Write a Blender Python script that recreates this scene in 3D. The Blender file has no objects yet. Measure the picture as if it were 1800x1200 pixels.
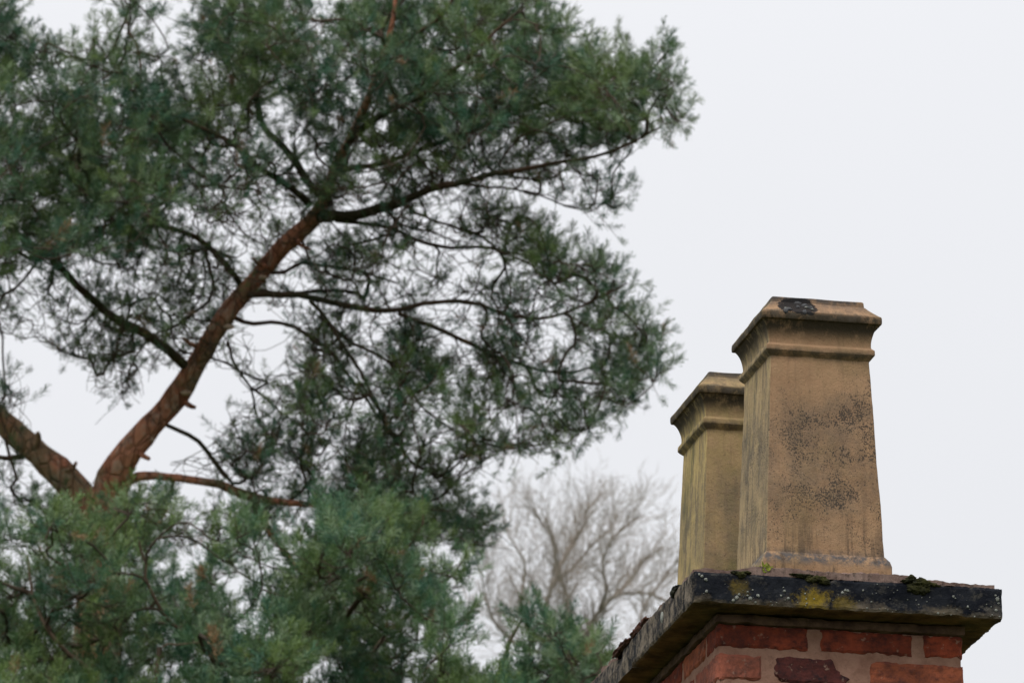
import bpy, bmesh, math, random
import numpy as np
from mathutils import Vector, noise as mnoise

random.seed(7)
rng = np.random.default_rng(11)
scene = bpy.context.scene
COL = scene.collection

# ------------------------------------------------------------------ camera
FPX, PITCH, EYE = 10457.0, 0.3049, 1.6          # focal length in 1800-px units, pitch in radians
cd = bpy.data.cameras.new("camera")
cam = bpy.data.objects.new("camera", cd)
COL.objects.link(cam)
cam.location = (0, 0, EYE)
cam.rotation_euler = (math.pi / 2 + PITCH, 0, 0)
cd.sensor_width = 36
cd.lens = 36 * FPX / 1800
cd.clip_start = 0.1
cd.clip_end = 5000
cd.dof.use_dof = True
cd.dof.focus_distance = 13.0
cd.dof.aperture_fstop = 18
scene.camera = cam

# ------------------------------------------------------------------ overcast sky and weak sun
SUN_EL, SUN_AZ = math.radians(52), math.radians(-150)   # azimuth from +Y towards +X: behind the camera, to the left
world = bpy.data.worlds.new("World")
scene.world = world
world.use_nodes = True
nt = world.node_tree
nt.nodes.clear()
N, L = nt.nodes, nt.links
out = N.new('ShaderNodeOutputWorld')
sky = N.new('ShaderNodeTexSky')
sky.sky_type = 'NISHITA'; sky.sun_disc = False
sky.sun_elevation = SUN_EL; sky.sun_rotation = SUN_AZ
b1 = N.new('ShaderNodeBackground'); b1.inputs[1].default_value = 0.1
L.new(sky.outputs[0], b1.inputs[0])
tc = N.new('ShaderNodeTexCoord')
sx = N.new('ShaderNodeSeparateXYZ'); L.new(tc.outputs['Generated'], sx.inputs[0])
ramp = N.new('ShaderNodeMapRange')                    # overcast: nearly even low down, zenith raised strongly to light the scene
ramp.inputs['From Min'].default_value = 0; ramp.inputs['From Max'].default_value = 1
ramp.inputs['To Min'].default_value = 0.868; ramp.inputs['To Max'].default_value = 2.6
zz = N.new('ShaderNodeMath'); zz.operation = 'MULTIPLY'
zz.operation = 'POWER'; L.new(sx.outputs['Z'], zz.inputs[0]); zz.inputs[1].default_value = 3; L.new(zz.outputs[0], ramp.inputs['Value'])
cn = N.new('ShaderNodeTexNoise'); cn.inputs['Scale'].default_value = 5; cn.inputs['Detail'].default_value = 5
L.new(tc.outputs['Generated'], cn.inputs[0])
cm = N.new('ShaderNodeMapRange'); cm.inputs['To Min'].default_value = 0.955; cm.inputs['To Max'].default_value = 1.03
L.new(cn.outputs[0], cm.inputs['Value'])
mul = N.new('ShaderNodeMath'); mul.operation = 'MULTIPLY'
L.new(ramp.outputs[0], mul.inputs[0]); L.new(cm.outputs[0], mul.inputs[1])
b2 = N.new('ShaderNodeBackground'); b2.inputs[0].default_value = (0.955, 0.965, 1.0, 1)
L.new(mul.outputs[0], b2.inputs[1])
mx = N.new('ShaderNodeMixShader'); mx.inputs[0].default_value = 0.96
L.new(b1.outputs[0], mx.inputs[1]); L.new(b2.outputs[0], mx.inputs[2]); L.new(mx.outputs[0], out.inputs[0])

sd = bpy.data.lights.new("sun", 'SUN'); sd.energy = 1.5; sd.angle = math.radians(25); sd.color = (1, .97, .92)
sun = bpy.data.objects.new("sun", sd); COL.objects.link(sun)
sdir = Vector((math.sin(SUN_AZ) * math.cos(SUN_EL), math.cos(SUN_AZ) * math.cos(SUN_EL), math.sin(SUN_EL)))
sun.rotation_euler = sdir.to_track_quat('Z', 'Y').to_euler()
sun.location = (0, -5, 20)
scene.view_settings.view_transform = 'Standard'
scene.view_settings.look = 'None'
scene.view_settings.gamma = 1
scene.view_settings.exposure = 0
scene.view_settings.use_curve_mapping = False
scene.render.engine = 'CYCLES'
scene.cycles.max_bounces = 6

# ------------------------------------------------------------------ helpers
CP, SP = math.cos(PITCH), math.sin(PITCH)

def at(u, v, D):
    """the point of the place seen in direction (u, v) at D metres in front of the camera"""
    a = (np.asarray(u, float) - 900) / FPX * D
    b = (600 - np.asarray(v, float)) / FPX * D
    D = np.asarray(D, float) + 0 * a
    return np.stack([a, D * CP - b * SP, D * SP + b * CP + EYE], -1)

def tag(o, label=None, cat=None, group=None, kind=None):
    if label: o['label'] = label
    if cat: o['category'] = cat
    if group: o['group'] = group
    if kind: o['kind'] = kind
    return o

def empty(name, loc, rz=0):
    o = bpy.data.objects.new(name, None); COL.objects.link(o)
    o.location = loc; o.rotation_euler = (0, 0, rz); o.empty_display_size = .1
    return o

def mesh_obj(name, verts, faces, mat, parent=None, smooth=True):
    me = bpy.data.meshes.new(name)
    verts = np.asarray(verts, float)
    me.from_pydata(verts.tolist(), [], [list(map(int, f)) for f in faces])
    if smooth:
        me.polygons.foreach_set('use_smooth', [True] * len(me.polygons))
    me.materials.append(mat)
    me.update()
    if smooth == 'edges': me.set_sharp_from_angle(angle=math.radians(28))
    o = bpy.data.objects.new(name, me); COL.objects.link(o)
    if parent: o.parent = parent
    return o

def big_mesh(name, V, F, mat, parent=None, colors=None, smooth=False):
    """fast builder: V (n,3), F (m,k) with constant k"""
    me = bpy.data.meshes.new(name)
    F = np.asarray(F, np.int32); k = F.shape[1]
    me.vertices.add(len(V)); me.vertices.foreach_set('co', np.asarray(V, np.float32).ravel())
    me.loops.add(F.size); me.loops.foreach_set('vertex_index', F.ravel())
    me.polygons.add(len(F))
    me.polygons.foreach_set('loop_start', np.arange(0, F.size, k, dtype=np.int32))
    me.polygons.foreach_set('loop_total', np.full(len(F), k, np.int32))
    if smooth: me.polygons.foreach_set('use_smooth', np.ones(len(F), bool))
    me.update(calc_edges=True)
    if colors is not None:
        a = me.color_attributes.new('tint', 'FLOAT_COLOR', 'POINT')
        c = np.ones((len(V), 4), np.float32); c[:, :3] = colors
        a.data.foreach_set('color', c.ravel())
    me.materials.append(mat)
    o = bpy.data.objects.new(name, me); COL.objects.link(o)
    if parent: o.parent = parent
    return o

class NB:
    """tiny node builder"""
    def __init__(s, name):
        s.m = bpy.data.materials.new(name); s.m.use_nodes = True
        s.t = s.m.node_tree; s.t.nodes.clear()
        s.o = s.t.nodes.new('ShaderNodeOutputMaterial')
        s.tc = s.t.nodes.new('ShaderNodeTexCoord')
        s.obj = s.tc.outputs['Object']
    def n(s, ty, **kw):
        x = s.t.nodes.new(ty)
        for k, v in kw.items(): setattr(x, k, v)
        return x
    def link(s, a, b): s.t.links.new(a, b)
    def mapped(s, scale, loc=(0, 0, 0)):
        m = s.n('ShaderNodeMapping'); m.inputs['Scale'].default_value = scale; m.inputs['Location'].default_value = loc
        s.link(s.obj, m.inputs[0]); return m.outputs[0]
    def noise(s, scale, detail=6, rough=.6, vec=None, dist=0):
        x = s.n('ShaderNodeTexNoise'); x.inputs['Scale'].default_value = scale
        x.inputs['Detail'].default_value = detail; x.inputs['Roughness'].default_value = rough
        x.inputs['Distortion'].default_value = dist
        s.link(vec or s.obj, x.inputs['Vector']); return x.outputs[0]
    def rng(s, v, a, b, c=0., d=1., smooth=False):
        x = s.n('ShaderNodeMapRange'); x.clamp = True
        if smooth: x.interpolation_type = 'SMOOTHSTEP'
        for i, q in zip(('From Min', 'From Max', 'To Min', 'To Max'), (a, b, c, d)): x.inputs[i].default_value = q
        s.link(v, x.inputs['Value']); return x.outputs[0]
    def math(s, op, a, b=None, c=None):
        x = s.n('ShaderNodeMath', operation=op)
        for i, q in enumerate((a, b, c)):
            if q is None: continue
            if isinstance(q, (int, float)): x.inputs[i].default_value = q
            else: s.link(q, x.inputs[i])
        return x.outputs[0]
    def mix(s, f, a, b):
        x = s.n('ShaderNodeMix', data_type='RGBA')
        for i, q in ((0, f), (6, a), (7, b)):
            if isinstance(q, tuple): x.inputs[i].default_value = (*q, 1)
            elif isinstance(q, (int, float)): x.inputs[i].default_value = q
            else: s.link(q, x.inputs[i])
        return x.outputs[2]
    def xyz(s, v=None):
        x = s.n('ShaderNodeSeparateXYZ'); s.link(v or s.obj, x.inputs[0]); return x.outputs
    def finish(s, col, rough=.9, bump=None, bstr=.4, bdist=.004, spec=.2):
        p = s.n('ShaderNodeBsdfPrincipled')
        if isinstance(col, tuple): p.inputs['Base Color'].default_value = (*col, 1)
        else: s.link(col, p.inputs['Base Color'])
        p.inputs['Roughness'].default_value = rough
        p.inputs['Specular IOR Level'].default_value = spec
        if bump is not None:
            b = s.n('ShaderNodeBump'); b.inputs['Strength'].default_value = bstr; b.inputs['Distance'].default_value = bdist
            s.link(bump, b.inputs['Height']); s.link(b.outputs[0], p.inputs['Normal'])
        s.link(p.outputs[0], s.o.inputs[0]); return s.m

# ------------------------------------------------------------------ materials
def pot_material(name, rear):
    b = NB(name)
    X, Y, Z = b.xyz()
    nx, ny, nz = b.xyz(b.tc.outputs['Normal'])
    big = b.noise(7, 4, .55)
    mid = b.noise(32, 6, .7)
    fine = b.noise(190, 5, .75)
    warm = (.335, .203, .116) if not rear else (.315, .225, .108)
    c = b.mix(b.rng(big, .35, .65), tuple(v * .78 for v in warm), tuple(v * 1.16 for v in warm))
    c = b.mix(b.rng(mid, .42, .66, 0, .6), c, (.34, .22, .125))
    # pale yellow crust on the weather side
    left = b.rng(nx, -.25, -.8, 0, 1)
    streak = b.noise(1, 6, .65, b.mapped((60, 60, 5)))
    c = b.mix(b.math('MULTIPLY', left, .72), c, (.42, .325, .175) if not rear else (.48, .365, .15))
    c = b.mix(b.math('MULTIPLY', left, b.rng(b.math('ADD', b.math('MULTIPLY', streak, .5), b.math('MULTIPLY', b.noise(30, 7, .8, b.mapped((1, 1, .45), (2, 2, 2))), .5)), .47, .57, 0, .8)), c, (.15, .125, .088))
    # white salts / bright yellow flecks
    c = b.mix(b.math('MULTIPLY', b.rng(b.noise(45, 5, .7, b.mapped((1, 1, .5), (3, 1, 2))), .60, .68), b.math('MULTIPLY', left, .6)), c, (.50, .40, .18))
    # green algae
    g = b.rng(b.noise(9, 4, .6, b.mapped((1, 1, .7), (1.3, 4, .6))), .5, .66, 0, .65 if rear else .22)
    c = b.mix(g, c, (.10, .10, .035))
    pit = b.noise(85, 5, .8, b.mapped((1, 1, .8), (4, 4, 1)))
    c = b.mix(b.math('MULTIPLY', b.rng(pit, .56, .66, 0, .65), b.rng(Z, .52, .12, .25, 1)), c, (.10, .062, .042))
    c = b.mix(b.math('MULTIPLY', b.rng(b.noise(150, 4, .8), .60, .68, 0, .6), b.rng(Z, .5, .2, .3, 1)), c, (.42, .31, .20))
    # rain streaks
    c = b.mix(b.rng(b.noise(1, 6, .7, b.mapped((45, 45, 2.5), (1, 1, 1))), .52, .66, 0, .35), c, (.13, .085, .055))
    # dark lichen speckle, clustered in a band over the lower half and in the hollow of the head
    dist = b.math('ADD', Z, b.math('MULTIPLY', b.math('SUBTRACT', big, .5), .35))
    band = b.math('MULTIPLY', b.rng(dist, .07, .18, 0, 1, True), b.rng(b.math('SUBTRACT', dist, b.math('MULTIPLY', b.rng(X, .0, .08), .10)), .47, .36, 0, 1, True))
    cluster = b.rng(b.noise(11, 4, .65, b.mapped((1, 1, 1), (.3, .1, .45))), .40, .58)
    side = b.rng(X, -.13, .03, .6, 1)
    c = b.mix(b.math('MULTIPLY', b.math('MULTIPLY', band, b.rng(b.noise(8, 6, .7, b.mapped((1, 1, .9), (.3, .1, .45))), .40, .60)), .42), c, (.115, .098, .082))
    spk = b.noise(290, 4, .7, b.mapped((1, 1, .8)))
    amt = b.math('MULTIPLY', b.math('MULTIPLY', band, cluster), side)
    thr = b.math('SUBTRACT', .66, b.math('MULTIPLY', amt, .185 if not rear else .05))
    sm = b.math('GREATER_THAN', spk, thr)
    sm2 = b.rng(b.math('SUBTRACT', spk, thr), -.035, .035, 0, .88)
    c = b.mix(sm2, c, (.050, .042, .036))
    # darker mottling in the hollow under the rim, grime along the head
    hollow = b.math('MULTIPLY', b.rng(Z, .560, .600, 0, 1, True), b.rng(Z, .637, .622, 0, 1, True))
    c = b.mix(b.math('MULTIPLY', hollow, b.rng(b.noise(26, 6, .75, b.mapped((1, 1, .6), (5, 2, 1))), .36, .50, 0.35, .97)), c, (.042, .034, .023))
    rim = b.math('MULTIPLY', b.rng(Z, .608, .618), b.rng(Z, .660, .632))
    c = b.mix(b.math('MULTIPLY', rim, b.rng(b.noise(34, 6, .8, b.mapped((1, 1, 1), (9, 1, 1))), .46, .60, 0, .8)), c, (.07, .058, .044))
    col_ = b.math('MULTIPLY', b.rng(Z, .520, .534), b.rng(Z, .552, .540))
    c = b.mix(b.math('MULTIPLY', col_, b.rng(b.noise(30, 6, .75), .40, .56, .1, .85)), c, (.075, .062, .046))
    # soot-grey top
    c = b.mix(b.math('MULTIPLY', b.rng(Z, .640, .668, 0, 1), b.rng(b.noise(26, 6, .75), .36, .52, .2, .95)), c, (.070, .062, .058))
    # grime on the plinth top
    pl = b.math('MULTIPLY', b.rng(Z, .035, .050), b.rng(Z, .082, .062))
    c = b.mix(b.math('MULTIPLY', pl, b.rng(b.noise(45, 5, .7), .38, .54, 0, .9)), c, (.075, .075, .08))
    drip = b.math('MULTIPLY', b.rng(b.noise(1, 5, .7, b.mapped((55, 55, 3), (8, 1, 1))), .52, .60, 0, .75), b.rng(Z, .19, .05))
    c = b.mix(drip, c, (.075, .055, .042))
    ft = b.rng(Z, .024, .002)
    c = b.mix(b.math('MULTIPLY', ft, b.rng(b.noise(40, 5, .7), .4, .55, 0, .9)), c, (.05, .045, .042))
    bump = b.math('ADD', b.math('MULTIPLY', fine, .6), b.math('MULTIPLY', mid, 1.2))
    if not rear:
        # a black tar-like stain at the left of the front of the head, running over the rim
        wob = b.math('MULTIPLY', b.math('SUBTRACT', b.noise(38, 5, .7), .5), 1.5)
        ex = b.math('POWER', b.math('ABSOLUTE', b.math('DIVIDE', b.math('ADD', X, .050), .042)), 2)
        ez = b.math('POWER', b.math('ABSOLUTE', b.math('DIVIDE', b.math('SUBTRACT', Z, .648), .026)), 2)
        r = b.math('ADD', b.math('SQRT', b.math('ADD', ex, ez)), b.math('ADD', wob, b.math('MULTIPLY', b.math('SUBTRACT', b.noise(90, 4, .7), .5), 1.2)))
        tar = b.math('MULTIPLY', b.rng(r, 1.06, .96), b.rng(Y, -.05, -.06))
        c = b.mix(b.math('MULTIPLY', tar, .96), c, (.012, .012, .013))
    return b.finish(c, .92, bump, .7, .004, .15)

def brick_material(name, base, dark):
    b = NB(name)
    big = b.noise(9, 4, .6); mid = b.noise(40, 6, .7); fine = b.noise(220, 4, .7)
    oi = b.n('ShaderNodeObjectInfo')
    c = b.mix(b.rng(big, .36, .66), tuple(v * .62 for v in base), tuple(v * 1.22 for v in base))
    c = b.mix(b.rng(b.math('ADD', b.math('MULTIPLY', mid, .55), b.math('MULTIPLY', b.noise(14, 5, .7, b.mapped((1, 1, 1.8), (6, 1, 2))), .45)), .45, .60, 0, .9), c, dark)
    c = b.mix(b.rng(b.noise(60, 3, .6, b.mapped((1, 1, 1), (2, 3, 1))), .64, .72, 0, .5), c, (.38, .26, .20))
    c = b.mix(b.rng(fine, .66, .72, 0, .8), c, (.03, .02, .02))
    c = b.mix(b.math('MULTIPLY', oi.outputs['Random'], .25), c, dark)
    return b.finish(c, .85, b.math('ADD', mid, b.math('MULTIPLY', fine, .5)), .8, .005, .1)

def mortar_material():
    b = NB('mortar')
    c = b.mix(b.rng(b.noise(14, 5, .6), .35, .65), (.23, .120, .086), (.36, .21, .155))
    c = b.mix(b.rng(b.noise(150, 4, .8), .55, .7, 0, .6), c, (.13, .07, .055))
    return b.finish(c, .95, b.noise(130, 6, .8), .8, .004, .1)

def flaunching_material():
    b = NB('weathered_mortar')
    c = b.mix(b.rng(b.noise(22, 5, .6), .35, .65), (.15, .095, .08), (.27, .19, .16))
    c = b.mix(b.rng(b.noise(60, 5, .7), .54, .66, 0, .8), c, (.045, .035, .03))
    return b.finish(c, .95, b.noise(90, 6, .8), .8, .006, .1)

def slab_material():
    b = NB('blackened_stone')
    X, Y, Z = b.xyz()
    nx, ny, nz = b.xyz(b.tc.outputs['Normal'])
    c = b.mix(b.rng(b.noise(16, 5, .6), .35, .7), (.005, .006, .010), (.020, .022, .027))
    # brown-grey bare stone showing along the bottom edge
    edge = b.rng(b.math('ADD', Z, b.math('MULTIPLY', b.math('SUBTRACT', b.noise(18, 5, .7), .5), .10)), .020, -.004)
    c = b.mix(b.math('MULTIPLY', edge, .75), c, (.17, .135, .095))
    c = b.mix(b.rng(b.noise(70, 5, .75, b.mapped((1, 1, 1), (1, 5, 2))), .60, .72, 0, .55), c, (.16, .145, .125))
    c = b.mix(b.math('MULTIPLY', b.rng(b.noise(11, 6, .75, b.mapped((1, 1, 1.6), (3, 1, 7))), .53, .63, 0, .75), b.rng(b.noise(60, 5, .75), .40, .56, .2, 1)), c, (.105, .095, .080))
    # moss-yellow stains on the front
    for cx, w, z0, h, s in ((.278, .040, .018, .030, .95), (.105, .024, .040, .022, .40), (.345, .03, .015, .02, .45)):
        ex = b.math('POWER', b.math('ABSOLUTE', b.math('DIVIDE', b.math('SUBTRACT', X, cx), w)), 2)
        ez = b.math('POWER', b.math('ABSOLUTE', b.math('DIVIDE', b.math('SUBTRACT', Z, z0), h)), 2)
        r = b.math('ADD', b.math('SQRT', b.math('ADD', ex, ez)), b.math('MULTIPLY', b.math('SUBTRACT', b.noise(42, 7, .8), .5), 3.6))
        m = b.math('MULTIPLY', b.math('MULTIPLY', b.rng(r, 1.15, .5, 0, s), b.rng(Y, .02, .01)), b.rng(b.noise(120, 4, .7), .3, .55, .4, 1))
        c = b.mix(m, c, (.22, .15, .018))
    # weather side: vertical grey-brown streaks
    left = b.rng(nx, -.4, -.8)
    st = b.noise(1, 7, .7, b.mapped((26, 26, 6)))
    c2 = b.mix(b.rng(b.math('ADD', b.math('MULTIPLY', st, .38), b.math('MULTIPLY', b.noise(24, 7, .8), .62)), .46, .57), (.014, .014, .015), (.19, .155, .118))
    c = b.mix(left, c, c2)
    under = b.rng(nz, -.4, -.8)
    c3 = b.mix(b.rng(b.noise(9, 5, .65), .4, .62), (.055, .036, .024), (.20, .125, .070))
    c = b.mix(under, c, c3)
    return b.finish(c, .75, b.math('ADD', b.noise(50, 5, .7), b.math('MULTIPLY', b.noise(220, 4, .7), .5)), .6, .004, .06)

def simple(name, c1, c2, scale=60, rough=.9, bd=.004, spec=.2):
    b = NB(name)
    return b.finish(b.mix(b.rng(b.noise(scale, 5, .7), .38, .62), c1, c2), rough, b.noise(scale * 3, 5, .75), .8, bd, spec)

def bark_material():
    b = NB('pine_bark')
    v = b.noise(3.2, 6, .7, b.mapped((1, 1, .8)))
    pl = b.n('ShaderNodeTexVoronoi'); pl.inputs['Scale'].default_value = 20; pl.feature = 'DISTANCE_TO_EDGE'
    b.link(b.mapped((1, 1, .45)), pl.inputs['Vector'])
    flake = b.noise(17, 6, .75, b.mapped((1, 1, .6), (2, 5, 1)))
    c = b.mix(b.rng(v, .38, .62), (.34, .135, .080), (.56, .25, .155))
    c = b.mix(b.rng(flake, .52, .60, 0, .8), c, (.50, .34, .26))
    c = b.mix(b.rng(b.noise(21, 6, .75, b.mapped((1, 1, .5))), .53, .62, 0, .75), c, (.11, .060, .046))
    c = b.mix(b.rng(pl.outputs['Distance'], .06, .0, 0, .3), c, (.10, .055, .042))
    c = b.mix(b.rng(b.noise(2.3, 5, .65, b.mapped((1, 1, 1), (7, 2, 3))), .52, .60, 0, .6), c, (.11, .13, .075))
    h = b.math('ADD', b.rng(pl.outputs['Distance'], 0, .12), flake)
    return b.finish(c, .95, h, .9, .015, .1)

def twig_material(name, a, c2):
    b = NB(name)
    return b.finish(b.mix(b.rng(b.noise(3, 3, .6), .4, .6), a, c2), .95, None, spec=.1)

def needle_material(name, k=1.0):
    b = NB(name)
    at_ = b.n('ShaderNodeVertexColor'); at_.layer_name = 'tint'
    d = b.n('ShaderNodeBsdfPrincipled'); b.link(at_.outputs[0], d.inputs['Base Color'])
    d.inputs['Roughness'].default_value = .5; d.inputs['Specular IOR Level'].default_value = .4
    t = b.n('ShaderNodeBsdfTranslucent'); b.link(at_.outputs[0], t.inputs[0])
    m = b.n('ShaderNodeMixShader'); m.inputs[0].default_value = .16
    b.link(d.outputs[0], m.inputs[1]); b.link(t.outputs[0], m.inputs[2]); b.link(m.outputs[0], b.o.inputs[0])
    return b.m

M_pot = pot_material('stained_stoneware', False)
M_pot2 = pot_material('yellowed_stoneware', True)
M_brick = [brick_material('red_brick', (.27, .055, .027), (.055, .020, .018)),
           brick_material('orange_brick', (.36, .105, .052), (.075, .030, .026)),
           brick_material('burnt_brick', (.10, .030, .026), (.022, .016, .018)),
           brick_material('pink_brick', (.34, .105, .065), (.11, .05, .04))]
M_mortar = mortar_material()
M_flaunch = flaunching_material()
M_slab = slab_material()
M_under = simple('shaded_bedding_mortar', (.050, .028, .022), (.13, .075, .052), 20)  # bed mortar darkened: the slab's shade is put into its colour
M_moss = simple('dark_moss', (.014, .015, .007), (.052, .050, .013), 45, bd=.01)
M_mossbright = simple('bright_moss', (.11, .14, .015), (.26, .29, .04), 60)
M_mossdark = simple('black_moss', (.012, .013, .010), (.035, .034, .02), 50, bd=.01)
M_rust = simple('rusty_moss', (.055, .022, .016), (.13, .055, .035), 50, bd=.01)
M_lichen = simple('pale_lichen', (.17, .18, .16), (.38, .38, .34), 260)
M_soot = simple('sooty_inside', (.015, .014, .013), (.04, .035, .03), 30)
M_bark = bark_material()
M_scar = simple('pale_scar_wood', (.36, .25, .18), (.48, .36, .27), 30)
M_limb = twig_material('green_bark', (.040, .044, .026), (.085, .050, .034))
M_bough = twig_material('brown_bough', (.085, .062, .044), (.14, .10, .07))
M_twig = twig_material('pine_twig', (.050, .042, .032), (.085, .062, .045))
M_bare = twig_material('bare_twig', (.27, .245, .20), (.38, .325, .28))
M_needle = needle_material('pine_needles')

# ------------------------------------------------------------------ ground
def ground():
    b = NB('rough_grass')
    m = b.finish(b.mix(b.rng(b.noise(.6, 6, .6), .4, .6), (.035, .055, .018), (.075, .085, .030)), 1, b.noise(30, 5, .7), .5, .03, .05)
    n = 60; S = 1500.
    t = np.linspace(-1, 1, n); t = np.sign(t) * np.abs(t) ** 2.5 * S
    xx, yy = np.meshgrid(t, t); zz = .02 * np.sin(xx * .05) * np.cos(yy * .04)
    V = np.stack([xx, yy, zz - .02], -1).reshape(-1, 3)
    i = np.arange((n - 1) * n).reshape(n - 1, n)[:, :-1].ravel()
    o = big_mesh('ground', V, np.stack([i, i + 1, i + n + 1, i + n], -1), m, smooth=True)
    tag(o, kind='structure')
ground()

# ------------------------------------------------------------------ chimney
CH_YAW = 0.2107
CH = Vector((0.4008, 12.763, 3.4107 + EYE))     # front left bottom corner of the capping slab
W, H, OV, DEP = .7177, .073, .0738, 1.30         # slab width, thickness, overhang, depth
TOP = H

def f_noise(p, s, seed=0.0):
    return mnoise.noise(Vector((p[0] * s + seed, p[1] * s + seed * 1.7, p[2] * s - seed)))

def rough_box(lo, hi, cell, amp, freq, seed, chips=(), bev=.003):
    """box with gently uneven faces, worn corners and optional chipped places"""
    lo, hi = np.array(lo, float), np.array(hi, float)
    n = np.maximum(2, np.round((hi - lo) / cell).astype(int))
    vid = {}; V = []; F = []
    def vert(i, j, k):
        key = (i, j, k)
        if key not in vid:
            q = np.array(key) / n
            p = lo + (hi - lo) * q
            c = (q == 0).astype(int) + (q == 1).astype(int)
            if c.sum() >= 2: p = p + ((q == 0) * 1. - (q == 1) * 1.) * bev * (.6 + .8 * abs(f_noise(p, 60, seed)))
            d = np.array([f_noise(p, freq, seed + a * 9.3) for a in range(3)]) * amp
            d2 = np.array([f_noise(p, freq * 3.3, seed + 40 + a * 9.3) for a in range(3)]) * amp * .5
            p = p + d + d2
            for cp, cr, cdv in chips:
                w = max(0, 1 - np.linalg.norm(p - np.array(cp)) / cr)
                p = p + np.array(cdv) * min(1, w * 1.6)
            vid[key] = len(V); V.append(p)
        return vid[key]
    nx, ny, nz = n
    for a, (u, v) in ((0, (1, 2)), (1, (0, 2)), (2, (0, 1))):
        for s in (0, 1):
            for i in range(n[u]):
                for j in range(n[v]):
                    ks = []
                    for di, dj in ((0, 0), (1, 0), (1, 1), (0, 1)):
                        k = [0, 0, 0]; k[a] = n[a] * s; k[u] = i + di; k[v] = j + dj
                        ks.append(vert(*k))
                    if (s == 1) == (a == 1): ks = ks[::-1]
                    F.append(ks)
    return np.array(V), F

stack = empty('chimney_stack', CH, CH_YAW)
tag(stack, 'square red brick chimney stack under an overhanging blackened stone slab with pale lichen spots', 'chimney')

def part(name, V, F, mat, parent=stack, smooth=False):
    return mesh_obj(name, V, F, mat, parent, smooth)

# the slab: two stones side by side, near and far
V, F = rough_box((0, 0, 0), (W, .600, H), .008, .0024, 30, 3.1, bev=.003,
                 chips=[((.04, 0, .004), .02, (0, .003, .004)), ((.6, 0, 0), .03, (0, .002, .004)), ((.30, 0, H), .03, (0, .004, -.004)), ((0, .2, H), .03, (.006, 0, -.006))])
part('capping_slab', V, F, M_slab)
V, F = rough_box((.002, .606, .001), (W - .003, DEP, H - .002), .03, .0018, 22, 8.1, bev=.003,
                 chips=[((0, .75, H), .05, (.008, 0, -.008))])
part('capping_slab', V, F, M_slab)
# bedding between slab and brickwork
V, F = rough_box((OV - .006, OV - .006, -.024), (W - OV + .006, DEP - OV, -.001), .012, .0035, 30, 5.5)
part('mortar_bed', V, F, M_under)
# mortar core of the brickwork, flush 3 mm behind the brick faces
V, F = rough_box((OV + .0035, OV + .0035, -.80), (W - OV - .0035, DEP - OV, -.0235), .011, .0016, 45, 6.5)
part('mortar_joints', V, F, M_mortar)
V, F = rough_box((OV + .02, OV + .02, -CH.z), (W - OV - .02, DEP - OV - .02, -.80), .2, .001, 5, 2)
part('lower_stack', V, F, M_mortar)

# brickwork: x extents of the front bricks per course (metres from the left wall corner)
ZC = [(-.0235, -.0792), (-.0905, -.1550)]
z = -.1665
while z > -.70:
    ZC.append((z, z - .064)); z -= .0755
frontA = [(.0, .212), (.236, .452), (.476, .5701)]
frontB = [(.0, .104), (.129, .311), (.347, .5701)]
def brick(lo, hi, mat, seed, chips=(), label=None):
    V, F = rough_box(lo, hi, .0095, .0027, 38, seed, chips, bev=.004)
    o = part('brick', V, F, mat)
    if label: o['label'] = label
    return o
for ci, (z1, z0) in enumerate(ZC):
    row = frontA if ci % 2 == 0 else frontB
    for bi, (a, c) in enumerate(row):
        depth = .102 if (ci % 2 == 0 or bi) else .215
        if ci % 2 == 0 and bi == 2: depth = .215
        chips = []
        mat = M_brick[random.randrange(4)]; lab = None
        if ci == 0: mat = (M_brick[0], M_brick[0], M_brick[0])[bi]
        if ci == 1:
            mat = (M_brick[3], M_brick[2], M_brick[1])[bi]
            if bi == 1:
                lab = 'burnt near-black brick'
                chips = [((OV + .311, OV, z1), .045, (-.020, .004, -.022)), ((OV + .311, OV, z0), .02, (-.008, .004, .006)), ((OV + .129, OV, z0), .02, (.007, 0, .005))]
            if bi == 2: chips = [((OV + .347, OV, z1), .015, (.005, 0, -.005))]
            if bi == 0: chips = [((OV + .104, OV, z0), .012, (-.004, 0, .004))]
        brick((OV + a, OV, z0), (OV + c, OV + depth, z1), mat, ci * 7.3 + bi * 2.1, chips, lab)
    # left side
    y = OV + (.113 if ci % 2 == 0 else .2265)
    k = 0
    while y < DEP - OV - .10:
        e = min(y + .213, DEP - OV + .003)
        brick((OV, y, z0 + .0005), (OV + .102, e, z1 - .0005), M_brick[(1, 0, 3, 0, 1)[(k + ci) % 5]], ci * 3.7 + k * 5.1 + 50)
        # matching brick of the right side
        if y > OV + .22 or ci % 2:
            brick((W - OV - .102, max(y, OV + .2265), z0 + .0005), (W - OV, e, z1 - .0005), M_brick[(k + ci) % 3], ci * 3.7 + k * 5.1 + 150)
        y = e + .0115; k += 1

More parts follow.
